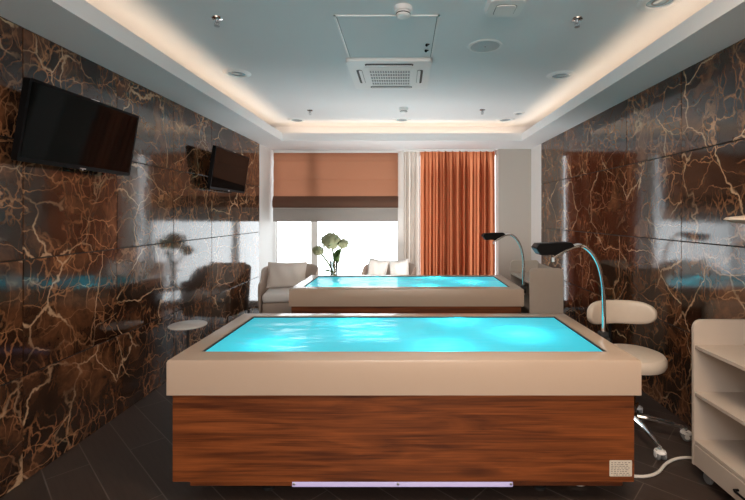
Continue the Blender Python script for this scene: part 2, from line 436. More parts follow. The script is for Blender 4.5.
# dropped border round the ceiling recess: underside, fascia with a lip, LED strip inside the cove
LIP = ZS+0.105
def soffit(name, parts, strip):
    bm = B()
    for a, b in parts: bm_box2(bm, a, b)
    s = struct(name, bm, M['ceil'])
    bm = B(); bm_box2(bm, *strip); obj('light_strip', bm, M['led'], s, False)
    return s
soffit('trim_1', [((XL, YF, ZS), (RL-0.03, YB, ZS+0.03)), ((RL-0.03, YF, ZS), (RL, RB+0.03, LIP))],
       ((RL-0.11, YF+0.1, ZS+0.045), (RL-0.085, RB, ZS+0.058)))
soffit('trim_2', [((RR+0.03, YF, ZS), (XR, YB, ZS+0.03)), ((RR, YF, ZS), (RR+0.03, RB+0.03, LIP))],
       ((RR+0.085, YF+0.1, ZS+0.045), (RR+0.11, RB, ZS+0.058)))
soffit('trim_3', [((RL-0.03, RB+0.03, ZS), (RR+0.03, YB, ZS+0.03)), ((RL, RB, ZS), (RR, RB+0.03, LIP)), ((RL-0.2, RB+0.30, ZS+0.03), (RR+0.2, RB+0.33, ZC))],
       ((RL, RB+0.085, ZS+0.045), (RR, RB+0.11, ZS+0.058)))

# ---------------------------------------------------------------- hydro massage tables
TL, TD = 2.35, 0.995
def make_table(label, loc):
    t = thing('massage_table', label, 'massage table', loc)
    # rim ring: rectangular frame with bevelled edges (top at z 0.73)
    zt, zb = 0.73, 0.551
    o = (-TL/2, TL/2, 0.0, TD); i = (-TL/2+0.108, TL/2-0.108, 0.128, TD-0.095)
    bm = B()
    def loop(r, z): return [bm.verts.new(p) for p in ((r[0], r[2], z), (r[1], r[2], z), (r[1], r[3], z), (r[0], r[3], z))]
    o2 = (o[0]+.012, o[1]-.012, o[2]+.012, o[3]-.012)
    L0 = loop(o2, zb); L1 = loop(o, zb+0.003); L2 = loop(o, zt-0.014); L2b = loop((o[0]+.004, o[1]-.004, .004, TD-.004), zt-0.004); L3 = loop((o[0]+.014, o[1]-.014, .014, TD-.014), zt)
    L4 = loop(i, zt); L5 = loop(i, zt-0.10); L6 = loop((i[0]-.03, i[1]+.03, i[2]-.03, i[3]+.03), zb)
    for A, C in ((L0, L1), (L1, L2), (L2, L2b), (L2b, L3), (L3, L4), (L4, L5), (L5, L6), (L6, L0)):
        for k in range(4): bm.faces.new((A[k], A[(k+1) % 4], C[(k+1) % 4], C[k]))
    obj('rim', bm, M['rim'], t)
    # dark gasket between rim and membrane
    bm = B()
    for a, b in (((i[0], i[2], zt-.03), (i[1], i[2]+.006, zt-.003)), ((i[0], i[3]-.006, zt-.03), (i[1], i[3], zt-.003)),
                 ((i[0], i[2], zt-.03), (i[0]+.008, i[3], zt-.003)), ((i[1]-.008, i[2], zt-.03), (i[1], i[3], zt-.003))): bm_box2(bm, a, b)
    obj('gasket', bm, M['dark'], t, False)
    # membrane: a rippled sheet with a raised head ring at the right end
    bm = B(); nx, ny = 220, 90; rows = []
    for b in range(ny+1):
        row = []
        for a in range(nx+1):
            u, v = a/nx, b/ny
            x = i[0]+.004+(i[1]-i[0]-.008)*u; y = i[2]+.003+(i[3]-i[2]-.006)*v
            edge = min(1, min(u, 1-u)*9)*min(1, min(v, 1-v)*6)
            z = zt-0.010
            lw = max(0, min(1, (0.45-x)/0.9))     # the left side is more wrinkled
            z += edge*lw*(0.0018*math.sin(15*y+5*math.sin(2.3*x+1)+3*x) + 0.0009*math.sin(31*y-7*x+2*math.sin(4*x)))
            z += edge*0.0006*math.sin(5*x+3*y)
            d = math.hypot(x-0.70, (y-0.50)*1.0)
            z += edge*0.004*math.exp(-((d-0.17)/0.035)**2) - edge*0.0035*math.exp(-(d/0.11)**2)
            d2 = math.hypot(x-0.33, (y-0.52)*0.8)
            if y > 0.50: z += edge*0.003*math.exp(-((d2-0.20)/0.03)**2)
            row.append(bm.verts.new((x, y, z)))
        rows.append(row)
    for b in range(ny):
        for a in range(nx): bm.faces.new((rows[b][a], rows[b][a+1], rows[b+1][a+1], rows[b+1][a]))
    mb = obj('membrane', bm, M['membrane'], t); mb['label'] = 'glowing turquoise water membrane'
    # basin under the membrane
    bm = B(); bm_box2(bm, (i[0]-.02, i[2]-.02, zb-.05), (i[1]+.02, i[3]+.02, zb-.02)); obj('basin', bm, M['basin'], t, False)
    # wooden body, plinth, light bar
    bm = B(); bm_box2(bm, (-TL/2+.018, .02, .113), (TL/2-.024, TD-.02, zb), 0.002, 1); obj('body', bm, M['wood'], t)
    bm = B(); bm_box2(bm, (-TL/2+.10, .035, .085), (TL/2-.075, TD-.05, .113)); obj('plinth', bm, M['wood'], t, False)
    bm = B(); bm_box2(bm, (-0.56, .022, .086), (0.545, .034, .112), 0.003, 2); lb = obj('light_bar', bm, M['bar'], t); lb['label'] = 'lavender lit bar with three screws'
    for x in (-0.55, -0.03, 0.535):
        bm = B(); bm_ball(bm, (x, .021, .102), .007, sy=.5, u=10, v=6); obj('screw', bm, M['steel'], lb)
    for x in (-0.72, 0.72):
        for y in (0.16, 0.84):
            bm = B(); bm_lathe(bm, [(0, 0), (.035, 0), (.035, .012), (.016, .02), (.016, .09), (0, .09)], (x, y, 0), 16); obj('foot', bm, M['matteblack'], t)
    return t
t1 = make_table('front hydro massage table with turquoise lit membrane and wide walnut wood body', (0.0, 2.078, 0))
bm = B(); bm_prism(bm, rrect(0.112, 0.08, 0.004, 3), 0, 0.0015, lambda u, v, h: (1.082+u, 0.0199-h, 0.182+v))
st = obj('sticker', bm, M['paper'], t1, False)
bm = B()
for r in range(8):
    x = 1.034 + (0.012 if r in (0,) else 0)
    while x < 1.126:
        w = random.uniform(.004, .014)
        if x+w < 1.13: bm_box2(bm, (x, 0.0178, 0.148+r*.0088), (x+w, 0.0184, 0.1505+r*.0088))
        x += w+random.uniform(.003, .009)
pr = obj('printed_lines', bm, M['ink'], st, False)
t2 = dup(t1, (0.025, 4.2, -0.022), label='rear hydro massage table with turquoise membrane by the armchairs')
for ch in list(t2.children):
    if ch.name.startswith('sticker'):
        for g in list(ch.children): bpy.data.objects.remove(g)
        bpy.data.objects.remove(ch)
for ox, oy in ((0.0, 2.078), (0.025, 4.2)):   # the LEDs inside each basin
    for x, y, e in ((0.35, 0.84, 1.5), (0.22, 0.24, 1.3), (0.72, 0.50, 1.6), (-0.35, 0.80, 0.9), (-0.75, 0.3, 0.8), (-0.2, 0.5, 0.7)):
        light('basin_led', 'POINT', (ox+x, oy+y, 0.635), e, (0.16, 0.85, 1.0), radius=0.03)

# ---------------------------------------------------------------- gooseneck lamps clamped on the tables' right ends
def make_lamp(label, loc, s=1.0):
    t = thing('gooseneck_lamp', label, 'lamp', loc)
    t.scale = (s, s, s)
    bm = B(); bm_box2(bm, (-0.028, -0.022, -0.055), (0.022, 0.022, 0.025), 0.005); bm_tube(bm, [(0, -.02, -0.01), (0, -.05, -0.01)], 0.01, 10); bm_ball(bm, (0, -.052, -0.01), .014, u=10, v=8)
    obj('clamp', bm, M['matteblack'], t)
    pts = [(0.0, 0, 0.0), (0.002, 0, 0.12), (0.0, 0, 0.24), (-0.006, 0, 0.325), (-0.022, 0, 0.405), (-0.048, 0, 0.468), (-0.085, 0, 0.517), (-0.128, 0, 0.546), (-0.165, 0, 0.549), (-0.205, 0, 0.533), (-0.25, 0, 0.508), (-0.30, 0, 0.478)]
    # smooth the path
    for _ in range(2):
        q = [pts[0]]
        for a, b in zip(pts, pts[1:]):
            q += [tuple(a[k]*.75+b[k]*.25 for k in range(3)), tuple(a[k]*.25+b[k]*.75 for k in range(3))]
        pts = q+[pts[-1]]
    bm = B(); bm_tube(bm, pts, 0.0125, 14); obj('gooseneck', bm, M['chrome'], t)
    bm = B(); bm_tube(bm, [(-0.306, 0, 0.474), (-0.306, 0, 0.448)], 0.008, 10); obj('switch', bm, M['plastic'], t)
    # wedge head
    rot = Matrix.Rotation(math.radians(-4), 3, 'Y')
    bm = B()
    prof = [(-0.395, 0.492), (-0.425, 0.535), (-0.405, 0.560), (-0.215, 0.568), (-0.195, 0.545), (-0.26, 0.520), (-0.31, 0.495)]
    A = [bm.verts.new((x, -0.055, z)) for x, z in prof]; Cc = [bm.verts.new((x, 0.055, z)) for x, z in prof]
    bm.faces.new(A); bm.faces.new(list(reversed(Cc)))
    for k in range(len(prof)): bm.faces.new((A[k], A[(k+1) % 7], Cc[(k+1) % 7], Cc[k]))
    bmesh.ops.bevel(bm, geom=bm.edges[:], offset=0.0015, segments=1, affect='EDGES')
    hd = obj('lamp_head', bm, M['black'], t)
    bm = B()
    A = [bm.verts.new(p) for p in ((-0.403, -0.045, 0.499), (-0.403, 0.045, 0.499), (-0.424, 0.045, 0.529), (-0.424, -0.045, 0.529))]
    bm.faces.new(A); bmesh.ops.solidify(bm, geom=bm.faces[:], thickness=0.004)
    obj('lens', bm, M['lens'], hd, False)
    return t
make_lamp('chrome gooseneck lamp with black head on the front massage table', (1.212, 2.55, 0.715))
make_lamp('chrome gooseneck lamp with black head on the rear massage table', (1.228, 4.32, 0.70), 1.0)

# ---------------------------------------------------------------- televisions
def make_tv(label, x_top, x_bot, y0, y1, z_top, z_bot, yaw=0):
    w = y1-y0; h = math.hypot(z_top-z_bot, x_top-x_bot); a = math.atan2(x_top-x_bot, z_top-z_bot)
    t = thing('television', label, 'television', ((x_top+x_bot)/2, (y0+y1)/2, (z_top+z_bot)/2), 0)
    t.rotation_euler = (0, a, math.radians(yaw))      # local +X faces the room, top tips forward
    bm = B(); bm_prism(bm, rrect(w, h, 0.012, 4), -0.035, 0.0, lambda u, v, d: (d, u, v))
    bm_box2(bm, (-0.062, -w*.36, -h*.36), (-0.034, w*.36, h*.30), 0.01)
    obj('casing', bm, M['black'], t)
    bm = B(); bm_prism(bm, rrect(w-.03, h-.04, 0.004, 2), 0.0, 0.0012, lambda u, v, d: (d, u, v+.004)); obj('screen', bm, M['gloss'], t, False)
    bm = B(); bm_box2(bm, (0.0, -.022, -h/2+.004), (0.003, .022, -h/2+.011)); bm_box2(bm, (0.0005, -.004, -h/2-.004), (0.002, .004, -h/2+.004)); obj('badge', bm, M['steel'], t, False)
    bm = B(); bm_box2(bm, (-0.03, .0, h/2-.004), (-0.004, .05, h/2+.004)); obj('sensor', bm, M['plastic'], t, False)
    # wall bracket
    wx = XL-(x_top+x_bot)/2
    bm = B(); bm_box2(bm, (wx+.002, -.12, -.12), (wx+.022, .12, .12), .003); bm_box2(bm, (wx+.01, -.03, -.05), (-.055, .03, .05), .003)
    br = obj('wall_bracket', bm, M['matteblack'], t)
    br.rotation_euler = (0, 0, 0)
    return t
make_tv('large black television tilted on left marble wall, nearer of two', -1.888, -1.958, 2.135, 2.98, 2.147, 1.722, -1.5)
make_tv('black television on left marble wall near the window, farther one', -1.90, -1.965, 4.25, 5.17, 2.150, 1.712)

# ---------------------------------------------------------------- wheeled shelf units
def make_trolley(label, loc, length=0.77, flip=False):
    """stands with its open front at x=0 (facing -X), end panels at y=0 and y=length."""
    t = thing('shelf_trolley', label, 'shelf trolley', loc)
    D, H = 0.34, 0.872; zb = 0.078
    def end(y0, y1):
        bm = B(); bm_prism(bm, rrect(D, H-zb, 0.045, 8, (1, 1, 0, 0)), y0, y1, lambda u, v, h: (D/2+u, h, (H+zb)/2+v))
        bmesh.ops.bevel(bm, geom=[e for e in bm.edges if abs(e.verts[0].co.y-e.verts[1].co.y) < 1e-6], offset=.002, segments=1, affect='EDGES')
        obj('end_panel', bm, M['laminate'], t)
    end(0, .02); end(length-.02, length)
    for z in (0.735, 0.478, 0.215):
        bm = B(); bm_box2(bm, (0.004, .02, z-.018), (D-.018, length-.02, z), 0.001, 1); obj('shelf', bm, M['laminate'], t)
    bm = B(); bm_box2(bm, (D-.018, .02, zb), (D-.002, length-.02, 0.84)); obj('back_panel', bm, M['laminate'], t, False)
    bm = B(); bm_box2(bm, (0.0, .023, zb+.004), (0.30, length-.023, 0.193), .002, 1); dr = obj('drawer', bm, M['laminate'], t)
    bm = B(); y = length/2
    bm_tube(bm, [(0.0, y-.06, .14), (-.02, y-.06, .14), (-.024, y-.05, .14), (-.024, y+.05, .14), (-.02, y+.06, .14), (0.0, y+.06, .14)], .006, 10); obj('handle', bm, M['black'], dr)
    for cx in (0.05, D-.05):
        for cy in (0.06, length-.06):
            bm = B(); bm_box2(bm, (cx-.014, cy-.014, .045), (cx+.014, cy+.014, .08), .002); bm_tube(bm, [(cx-.010, cy, .030), (cx-.004, cy, .030), (cx+.004, cy, .030), (cx+.010, cy, .030)], [.026, .029, .029, .026], 18)
            obj('caster', bm, M['grey'], t)
    return t
tr = make_trolley('cream shelf trolley on casters cut off at right, beside white stool', (1.588, 1.55, 0))
tb = dup(tr, (1.262, 4.22, 0), label='cream shelf trolley against the right end of the rear massage table')
tb.scale = (1, 1, 1.045)

# ---------------------------------------------------------------- stool
t = thing('rolling_stool', 'cream padded rolling stool with backrest behind the front massage table', 'stool', (1.515, 2.80, 0))
bm = B(); bm_lathe(bm, [(0, .445), (.17, .445), (.195, .452), (.206, .475), (.206, .508), (.194, .528), (.17, .537), (0, .54)], n=48); obj('seat', bm, M['leather'], t)
bm = B(); bm_lathe(bm, [(0, .445), (.15, .445), (.15, .456), (0, .456)], n=32); obj('seat_plate', bm, M['black'], t)
# curved backrest pad
bm = B(); n = 24; rings = []
for k in range(n+1):
    a = -0.9+1.8*k/n; R = 0.305
    x = R*math.sin(a); y = 0.0+R*math.cos(a)-0.03
    e = 1-abs(2*k/n-1)**5*0.6
    if k in (0, n): e = 0.25
    ring = []
    for q in range(12):
        b = 2*PI*q/12
        ch = 0.030*abs(math.cos(b))**0.6*(1 if math.cos(b) > 0 else -1)*(0.6+.4*e)
        cv = 0.088*abs(math.sin(b))**0.55*(1 if math.sin(b) > 0 else -1)*e
        ring.append(bm.verts.new((.03+x+math.sin(a)*ch, y+math.cos(a)*ch, 0.74+cv)))
    rings.append(ring)
for A, C in zip(rings, rings[1:]):
    for q in range(12): bm.faces.new((A[q], A[(q+1) % 12], C[(q+1) % 12], C[q]))
bm.faces.new(rings[0]); bm.faces.new(list(reversed(rings[-1])))
subsurf(obj('backrest', bm, M['leather'], t), 1)
bm = B(); bm_tube(bm, [(0, .05, .45), (0, .20, .452), (0, .262, .475), (0, .285, .54), (0, .29, .70)], .011, 10); obj('back_bracket', bm, M['black'], t)
bm = B(); bm_tube(bm, [(0, 0, .09), (0, 0, .28)], .026, 16); bm_tube(bm, [(0, 0, .28), (0, 0, .45)], .015, 16); obj('column', bm, M['chrome'], t)
bm = B(); bm_lathe(bm, [(0, .075), (.045, .075), (.05, .10), (.03, .135), (0, .135)], n=24); obj('hub', bm, M['chrome'], t)
for k in range(5):
    a = math.radians(-90+72*k)
    ux, uy = math.cos(a), math.sin(a)
    bm = B(); bm_tube(bm, [(ux*.03, uy*.03, .115), (ux*.14, uy*.14, .108), (ux*.25, uy*.25, .088), (ux*.315, uy*.315, .074)], [.02, .017, .014, .012], 10); obj('leg', bm, M['chrome'], t)
    cx, cy = ux*.315, uy*.315
    bm = B(); bm_tube(bm, [(cx, cy, .075), (cx, cy, .045)], .008, 8)
    px, py = -uy, ux
    for s in (-1, 1): bm_tube(bm, [(cx+px*s*.008, cy+py*s*.008, .029), (cx+px*s*.012, cy+py*s*.012, .029), (cx+px*s*.024, cy+py*s*.024, .029), (cx+px*s*.028, cy+py*s*.028, .029)], [.022, .029, .029, .022], 18)
    ca = obj('caster', bm, M['grey'], t)
    bm = B()
    bm_lathe(bm, [(0, .062), (.03, .055), (.034, .045), (.03, .04)], (cx, cy, 0), 16)
    for s in (-1, 1): bm_tube(bm, [(cx+px*s*.0275, cy+py*s*.0275, .029), (cx+px*s*.030, cy+py*s*.030, .029)], .015, 14)
    obj('caster_cap', bm, M['plastic'], ca)

# ---------------------------------------------------------------- side table on the left
t = thing('side_table', 'small round pedestal table against left marble wall behind front massage table', 'side table', (-1.785, 3.47, 0))
bm = B(); bm_lathe(bm, [(0, .531), (.141, .531), (.146, .535), (.146, .542), (.141, .545), (0, .545)], n=48); obj('table_top', bm, M['top'], t)
bm = B(); bm_tube(bm, [(0, 0, .01), (0, 0, .535)], .011, 14); obj('stem', bm, M['matteblack'], t)
bm = B(); bm_lathe(bm, [(0, 0), (.13, 0), (.132, .006), (.12, .012), (.02, .016), (0, .016)], n=40); obj('base', bm, M['matteblack'], t)

# ---------------------------------------------------------------- armchairs
def make_armchair(label, loc, rz):
    t = thing('armchair', label, 'armchair', loc, rz)    # front faces -Y
    # tub shell: U in plan, arms sloping down to the front
    bm = B(); n = 36; outer, th = 0.37, 0.042; rows = []
    path = []
    for k in range(n+1):
        s = k/n
        if s < .3: u = s/.3; p = (-outer, -.34+u*.40, 0); nx = (-1, 0)
        elif s > .7: u = (s-.7)/.3; p = (outer, .06-u*.40, 0); nx = (1, 0)
        else:
            a = PI-(s-.3)/.4*PI; p = (outer*math.cos(a), .06+outer*.82*math.sin(a), 0); nx = (math.cos(a), math.sin(a))
        path.append((p, nx, s))
    for (p, nx, s) in path:
        back = math.sin(PI*min(1, max(0, (s-.12)/.76)))
        top = 0.57+0.175*back**0.7; lean = 0.04*back
        def at(off, z, l=0): return (p[0]-nx[0]*(off-l), p[1]-nx[1]*(off-l), z)
        sec = [at(.02, .12), at(0, .30), at(0, top-.06, lean*.7), at(.006, top-.012, lean), at(th*.5, top+.006, lean), at(th-.006, top-.012, lean), at(th, top-.06, lean*.7), at(th, .30), at(th, .12)]
        rows.append([bm.verts.new(q) for q in sec])
    for A, C in zip(rows, rows[1:]):
        for q in range(9): bm.faces.new((A[q], A[(q+1) % 9], C[(q+1) % 9], C[q]))
    bm.faces.new(rows[0]); bm.faces.new(list(reversed(rows[-1])))
    subsurf(obj('shell', bm, M['shell'], t), 1)
    bm = B(); bm_box2(bm, (-.31, -.36, .12), (.31, .24, .31), .02, 2); obj('seat_base', bm, M['shell'], t)
    bm = B(); bm_box2(bm, (-.312, -.375, .312), (.312, .22, .43), .04, 4); obj('seat_cushion', bm, M['seat'], t)
    for x in (-.28, .28):
        for y in (-.29, .26):
            bm = B(); bm_tube(bm, [(x, y, 0), (x, y, .13)], [.013, .02], 10); obj('leg', bm, M['matteblack'], t)
    return t
ac = make_armchair('taupe tub armchair with white seat at the left end of the window', (-1.575, 5.80, 0), math.radians(9))
dup(ac, (-0.22, 6.02, 0), math.radians(-10), 'taupe tub armchair with two white cushions in front of the curtain edge')

def make_pillow(name, label, loc, rot, w, h, d, m):
    bm = B(); n = 14; F_, K_ = [], []
    for b in range(n+1):
        rf, rk = [], []
        for a in range(n+1):
            u, v = 2*a/n-1, 2*b/n-1
            puff = ((1-abs(u)**2.6)*(1-abs(v)**2.6))**0.5
            pin = 1-0.07*(1-abs(u))*abs(v)**3 ; pin2 = 1-0.07*(1-abs(v))*abs(u)**3
            x, z = u*w/2*pin2, v*h/2*pin
            wr = 0.008*math.sin(9*u+3*v)*puff
            rf.append(bm.verts.new((x, -d/2*puff+wr-.002, z))); rk.append(bm.verts.new((x, d/2*puff+.002, z)))
        F_.append(rf); K_.append(rk)
    for b in range(n):
        for a in range(n):
            bm.faces.new((F_[b][a], F_[b][a+1], F_[b+1][a+1], F_[b+1][a])); bm.faces.new((K_[b][a], K_[b+1][a], K_[b+1][a+1], K_[b][a+1]))
    for q in range(n):
        for (R1, R2) in ((F_[0], K_[0]), (F_[n], K_[n])): bm.faces.new((R1[q], R2[q], R2[q+1], R1[q+1]))
        for c in (0, n): bm.faces.new((F_[q][c], F_[q+1][c], K_[q+1][c], K_[q][c]))
    o = obj(name, bm, m); o.location = loc; o.rotation_euler = rot
    tag(o, label, 'cushion'); return o
make_pillow('cushion', 'grey beige cushion leaning in the left armchair', (-1.63, 5.85, .615), (math.radians(-18), 0, math.radians(6)), 0.54, .36, .14, M['pillow'])
make_pillow('cushion', 'white cushion at left in the armchair by the curtain', (-0.385, 6.03, .635), (math.radians(-14), math.radians(8), math.radians(-4)), .29, .36, .13, M['wpillow'])
make_pillow('cushion', 'white cushion at right in the armchair by the curtain', (-0.065, 5.97, .635), (math.radians(-16), math.radians(-8), math.radians(-14)), .29, .36, .13, M['wpillow'])

# coffee table, vase, flowers
CX, CY, CZ = -0.955, 5.72, 0.46
t = thing('coffee_table', 'small round coffee table between the armchairs under the vase', 'coffee table', (CX, CY, 0))
bm = B(); bm_lathe(bm, [(0, CZ-.02), (.20, CZ-.02), (.205, CZ-.014), (.205, CZ-.004), (.20, CZ), (0, CZ)], n=48); obj('table_top', bm, M['top'], t)
bm = B(); bm_tube(bm, [(0, 0, .012), (0, 0, CZ-.02)], .016, 14); obj('stem', bm, M['matteblack'], t)
bm = B(); bm_lathe(bm, [(0, 0), (.17, 0), (.17, .01), (.02, .016), (0, .016)], n=40); obj('base', bm, M['matteblack'], t)
bm = B(); bm_lathe(bm, [(0, 0), (.05, 0), (.056, .01), (.048, .10), (.044, .20), (.05, .30), (.062, .36), (.059, .36), (.046, .30), (.040, .20), (.044, .10), (.05, .018), (0, .014)], n=32)
o = obj('vase', bm, M['vase']); o.location = (CX, CY, CZ+.001); tag(o, 'tall clear glass vase on the coffee table by the window', 'vase')
def make_flower(label, tip, r, bend, leaves):
    t = thing('flower', label, 'flower', (CX, CY, CZ+.03))
    tip = Vector(tip)
    pts = []
    for k in range(9):
        s = k/8; pts.append((tip.x*s**1.6+bend[0]*math.sin(PI*s), tip.y*s**1.6+bend[1]*math.sin(PI*s), tip.z*s))
    bm = B(); bm_tube(bm, pts, .0115, 8); obj('stem', bm, M['stem'], t)
    bm = B()
    for k in range(170):      # florets over a ball
        zc = 1-2*(k+.5)/170; an = k*2.39996
        rr = math.sqrt(max(0, 1-zc*zc)); nrm = Vector((rr*math.cos(an), rr*math.sin(an), zc*.8))
        c = tip+nrm*r*random.uniform(.72, 1.08)
        tx = nrm.orthogonal().normalized(); ty = nrm.cross(tx).normalized(); ph = random.random()*6
        for q in range(4):
            a = ph+q*PI/2; d = tx*math.cos(a)+ty*math.sin(a); e = tx*-math.sin(a)+ty*math.cos(a); s = r*.20
            v = [bm.verts.new(p) for p in (c, c+d*s*.6+e*s*.5+nrm*.002, c+d*s*1.25, c+d*s*.6-e*s*.5+nrm*.002)]
            bm.faces.new(v)
    bm_ball(bm, tip, r*.35, sz=.75, u=14, v=8)
    obj('bloom', bm, M['petal'], t)
    for (s0, dx, dz, ln, wd) in leaves:
        k = int(s0*8); b0 = Vector(pts[k]); d = Vector((dx, -.15, dz)).normalized(); sd = Vector((-dz, .4, dx)).normalized()
        bm = B(); L1, L2, C_ = [], [], []
        for q in range(9):
            u = q/8; wv = wd*math.sin(PI*min(1, u*.96+.02))**.8; cc = b0+d*ln*u-Vector((0, 0, .25*ln*u*u))
            L1.append(bm.verts.new(cc+sd*wv+Vector((0, -.006, .003)))); C_.append(bm.verts.new(cc)); L2.append(bm.verts.new(cc-sd*wv+Vector((0, -.006, .003))))
        for q in range(8):
            bm.faces.new((L1[q], L1[q+1], C_[q+1], C_[q])); bm.faces.new((C_[q], C_[q+1], L2[q+1], L2[q]))
        bmesh.ops.solidify(bm, geom=bm.faces[:], thickness=.0012)
        obj('leaf', bm, M['leaf'], t)
    return t
make_flower('largest pale green hydrangea bloom, middle of the vase', (-0.04, 0.0, .60), .135, (0.02, 0), [(.72, .45, .6, .17, .034), (.45, .1, .8, .13, .026)])
make_flower('small hydrangea bloom drooping to the left of the vase', (-0.21, -0.02, .475), .078, (0.03, 0), [(.45, -.9, .45, .13, .016)])
make_flower('hydrangea bloom leaning to the right of the vase', (0.12, 0.02, .565), .082, (0.0, 0), [(.93, -.55, -.55, .15, .04), (.85, -.45, -.85, .17, .042)])

# ---------------------------------------------------------------- curtains and blind
def wave_cloth(name, x0, x1, y, z0, z1, folds, amp, m, parent=None, seed=1, pinch=0.5):
    rnd = random.Random(seed); bm = B(); nx, nz = folds*14, 26
    ph = [rnd.uniform(-.5, .5) for _ in range(folds+2)]; am = [rnd.uniform(.65, 1.25) for _ in range(folds+2)]
    rows = []
    for b in range(nz+1):
        v = b/nz; z = z0+(z1-z0)*v; row = []
        for a in range(nx+1):
            u = a/nx; fi = u*folds; k = int(min(folds-1, fi)); f = fi-k
            A = (am[k]*(1-f)+am[k+1]*f); p = (ph[k]*(1-f)+ph[k+1]*f)
            an = 2*PI*fi+p+.25*math.sin(3*v+k)
            taper = 1-pinch*max(0, (v-.86)/.14)
            yy = y+amp*A*taper*(math.sin(an)+.22*math.sin(2*an+1))
            xx = x0+(x1-x0)*u+.55*amp*taper*math.sin(2*an+.6+p)*A*min(1, u*12, (1-u)*12)
            row.append(bm.verts.new((min(x1+.01, max(x0-.01, xx)), yy, z)))
        rows.append(row)
    for b in range(nz):
        for a in range(nx): bm.faces.new((rows[b][a], rows[b][a+1], rows[b+1][a+1], rows[b+1][a]))
    return obj(name, bm, m, parent)
t = thing('curtain', 'pleated orange curtain hanging before the right part of the window', 'curtain', (0.82, 6.49, 0.03))
c = wave_cloth('curtain_fabric', 0.25-.82, 1.408-.82, 0, 0.0, 2.40, 11, .072, M['orange'], t, 3)
bm = B(); bm_box2(bm, (0.24-.82, -.03, 2.395), (1.40-.82, .03, 2.43)); obj('curtain_rail', bm, M['white'], t, False)
t = thing('sheer_curtain', 'narrow pale sheer curtain beside the orange curtain', 'curtain', (0.11, 6.50, 0.03))
wave_cloth('curtain_fabric', -0.11, 0.138, 0, 0.0, 2.40, 4, .035, M['sheer'], t, 8)
bm = B(); bm_box2(bm, (-0.11, -.025, 2.395), (0.128, .025, 2.43)); obj('curtain_rail', bm, M['white'], t, False)

BX0, BX1, BY = -2.035, -0.095, 6.56
t = thing('roman_blind', 'half lowered orange brown roman blind over the left window', 'blind', ((BX0+BX1)/2, BY, 2.43))
def blind_sheet(zs, ys, x0, x1):
    """rows of (z, y) between columns x0..x1, thin solid cloth."""
    bm = B(); nx = 40; rows = []
    for z, y in zip(zs, ys):
        rows.append([bm.verts.new((x0+(x1-x0)*a/nx-(BX0+BX1)/2, y-BY+.003*math.sin(a*.7+z*9), z-2.43)) for a in range(nx+1)])
    for A, C in zip(rows, rows[1:]):
        for a in range(nx): bm.faces.new((A[a], A[a+1], C[a+1], C[a]))
    bmesh.ops.solidify(bm, geom=bm.faces[:], thickness=.002) if False else None
    return bm
zs, ys = [], []
for z0, z1 in ((2.42, 2.29), (2.285, 1.995), (1.99, 1.71)):
    for k in range(7):
        u = k/6; zs.append(z0+(z1-z0)*u); ys.append(BY+.012-.016*math.sin(PI*u)-.010*u)
    zs.append(z1-.002); ys.append(BY+.012)
obj('shade_panel', blind_sheet(zs, ys, BX0, BX1), M['blind'], t)
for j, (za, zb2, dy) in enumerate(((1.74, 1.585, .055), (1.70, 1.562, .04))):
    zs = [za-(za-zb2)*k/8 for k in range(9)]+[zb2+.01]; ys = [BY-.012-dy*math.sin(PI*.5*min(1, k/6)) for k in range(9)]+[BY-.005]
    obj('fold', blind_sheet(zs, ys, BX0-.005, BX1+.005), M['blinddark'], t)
bm = B(); bm_box2(bm, (BX0-.002-(BX0+BX1)/2, -.045, 1.545-2.43), (BX1+.002-(BX0+BX1)/2, -.030, 1.556-2.43)); obj('batten', bm, M['linen'], t, False)
zs = [1.60-(1.60-1.345)*k/8 for k in range(9)]; ys = [BY-.03-.012*math.sin(PI*k/8) for k in range(9)]
h = obj('hem_panel', blind_sheet(zs, ys, BX0, BX1), M['blindgrey'], t); h['label'] = 'grey lower hem of the blind'
bm = B(); bm_box2(bm, (BX0-(BX0+BX1)/2, -.02, -.012), (BX1-(BX0+BX1)/2, .03, .025)); obj('headrail', bm, M['white'], t, False)

# ---------------------------------------------------------------- ceiling fittings
# air conditioner cassette
t = thing('air_conditioner', 'square white ceiling air conditioner with central grille', 'air conditioner', (-0.123, 3.775, ZC))
w, dpt, h0 = .70, .76, -.028
bm = B(); bm_prism(bm, rrect(w, dpt, .03, 6), h0, 0, lambda u, v, h: (u, v, h)); bmesh.ops.bevel(bm, geom=[e for e in bm.edges if e.verts[0].co.z < h0+.001 and e.verts[1].co.z < h0+.001], offset=.006, segments=2, affect='EDGES')
obj('panel', bm, M['plastic'], t)
for k in range(4):
    vert = k % 2; sx = (1, -1)[k//2]
    bm = B(); L_ = .40 if not vert else .36
    c = (0, sx*.30) if not vert else (sx*.262, 0)
    pts = rrect(L_, .055, .02, 5) if not vert else rrect(.05, L_, .02, 5)
    bm_prism(bm, pts, h0-.0015, h0+.002, lambda u, v, h: (c[0]+u, c[1]+v, h)); s = obj('air_slot', bm, M['dark'], t, False)
    bm = B(); pts = rrect(L_-.02, .012, .005, 5) if not vert else rrect(.026, L_-.02, .012, 5)
    oy = (0.0, .010*-sx) if not vert else (.010*sx*-1, 0)
    bm_prism(bm, pts, h0-.006, h0-.002, lambda u, v, h: (c[0]+u+oy[0]*.9, c[1]+v+oy[1]*.9, h)); obj('flap', bm, M['plastic'], s, False)
bm = B(); bm_prism(bm, rrect(.44, .47, .01, 3), h0-.006, h0, lambda u, v, h: (u, v, h)); fr = obj('grille_frame', bm, M['plastic'], t, False)
bm = B(); bm_box2(bm, (-.175, -.20, h0-.0075), (.175, .20, h0-.005)); g = obj('grille', bm, M['grey'], t, False)
bm = B()
for k in range(6): y = -.20+.4*k/5; bm_box2(bm, (-.175, y-.006, h0-.013), (.175, y+.006, h0-.007))
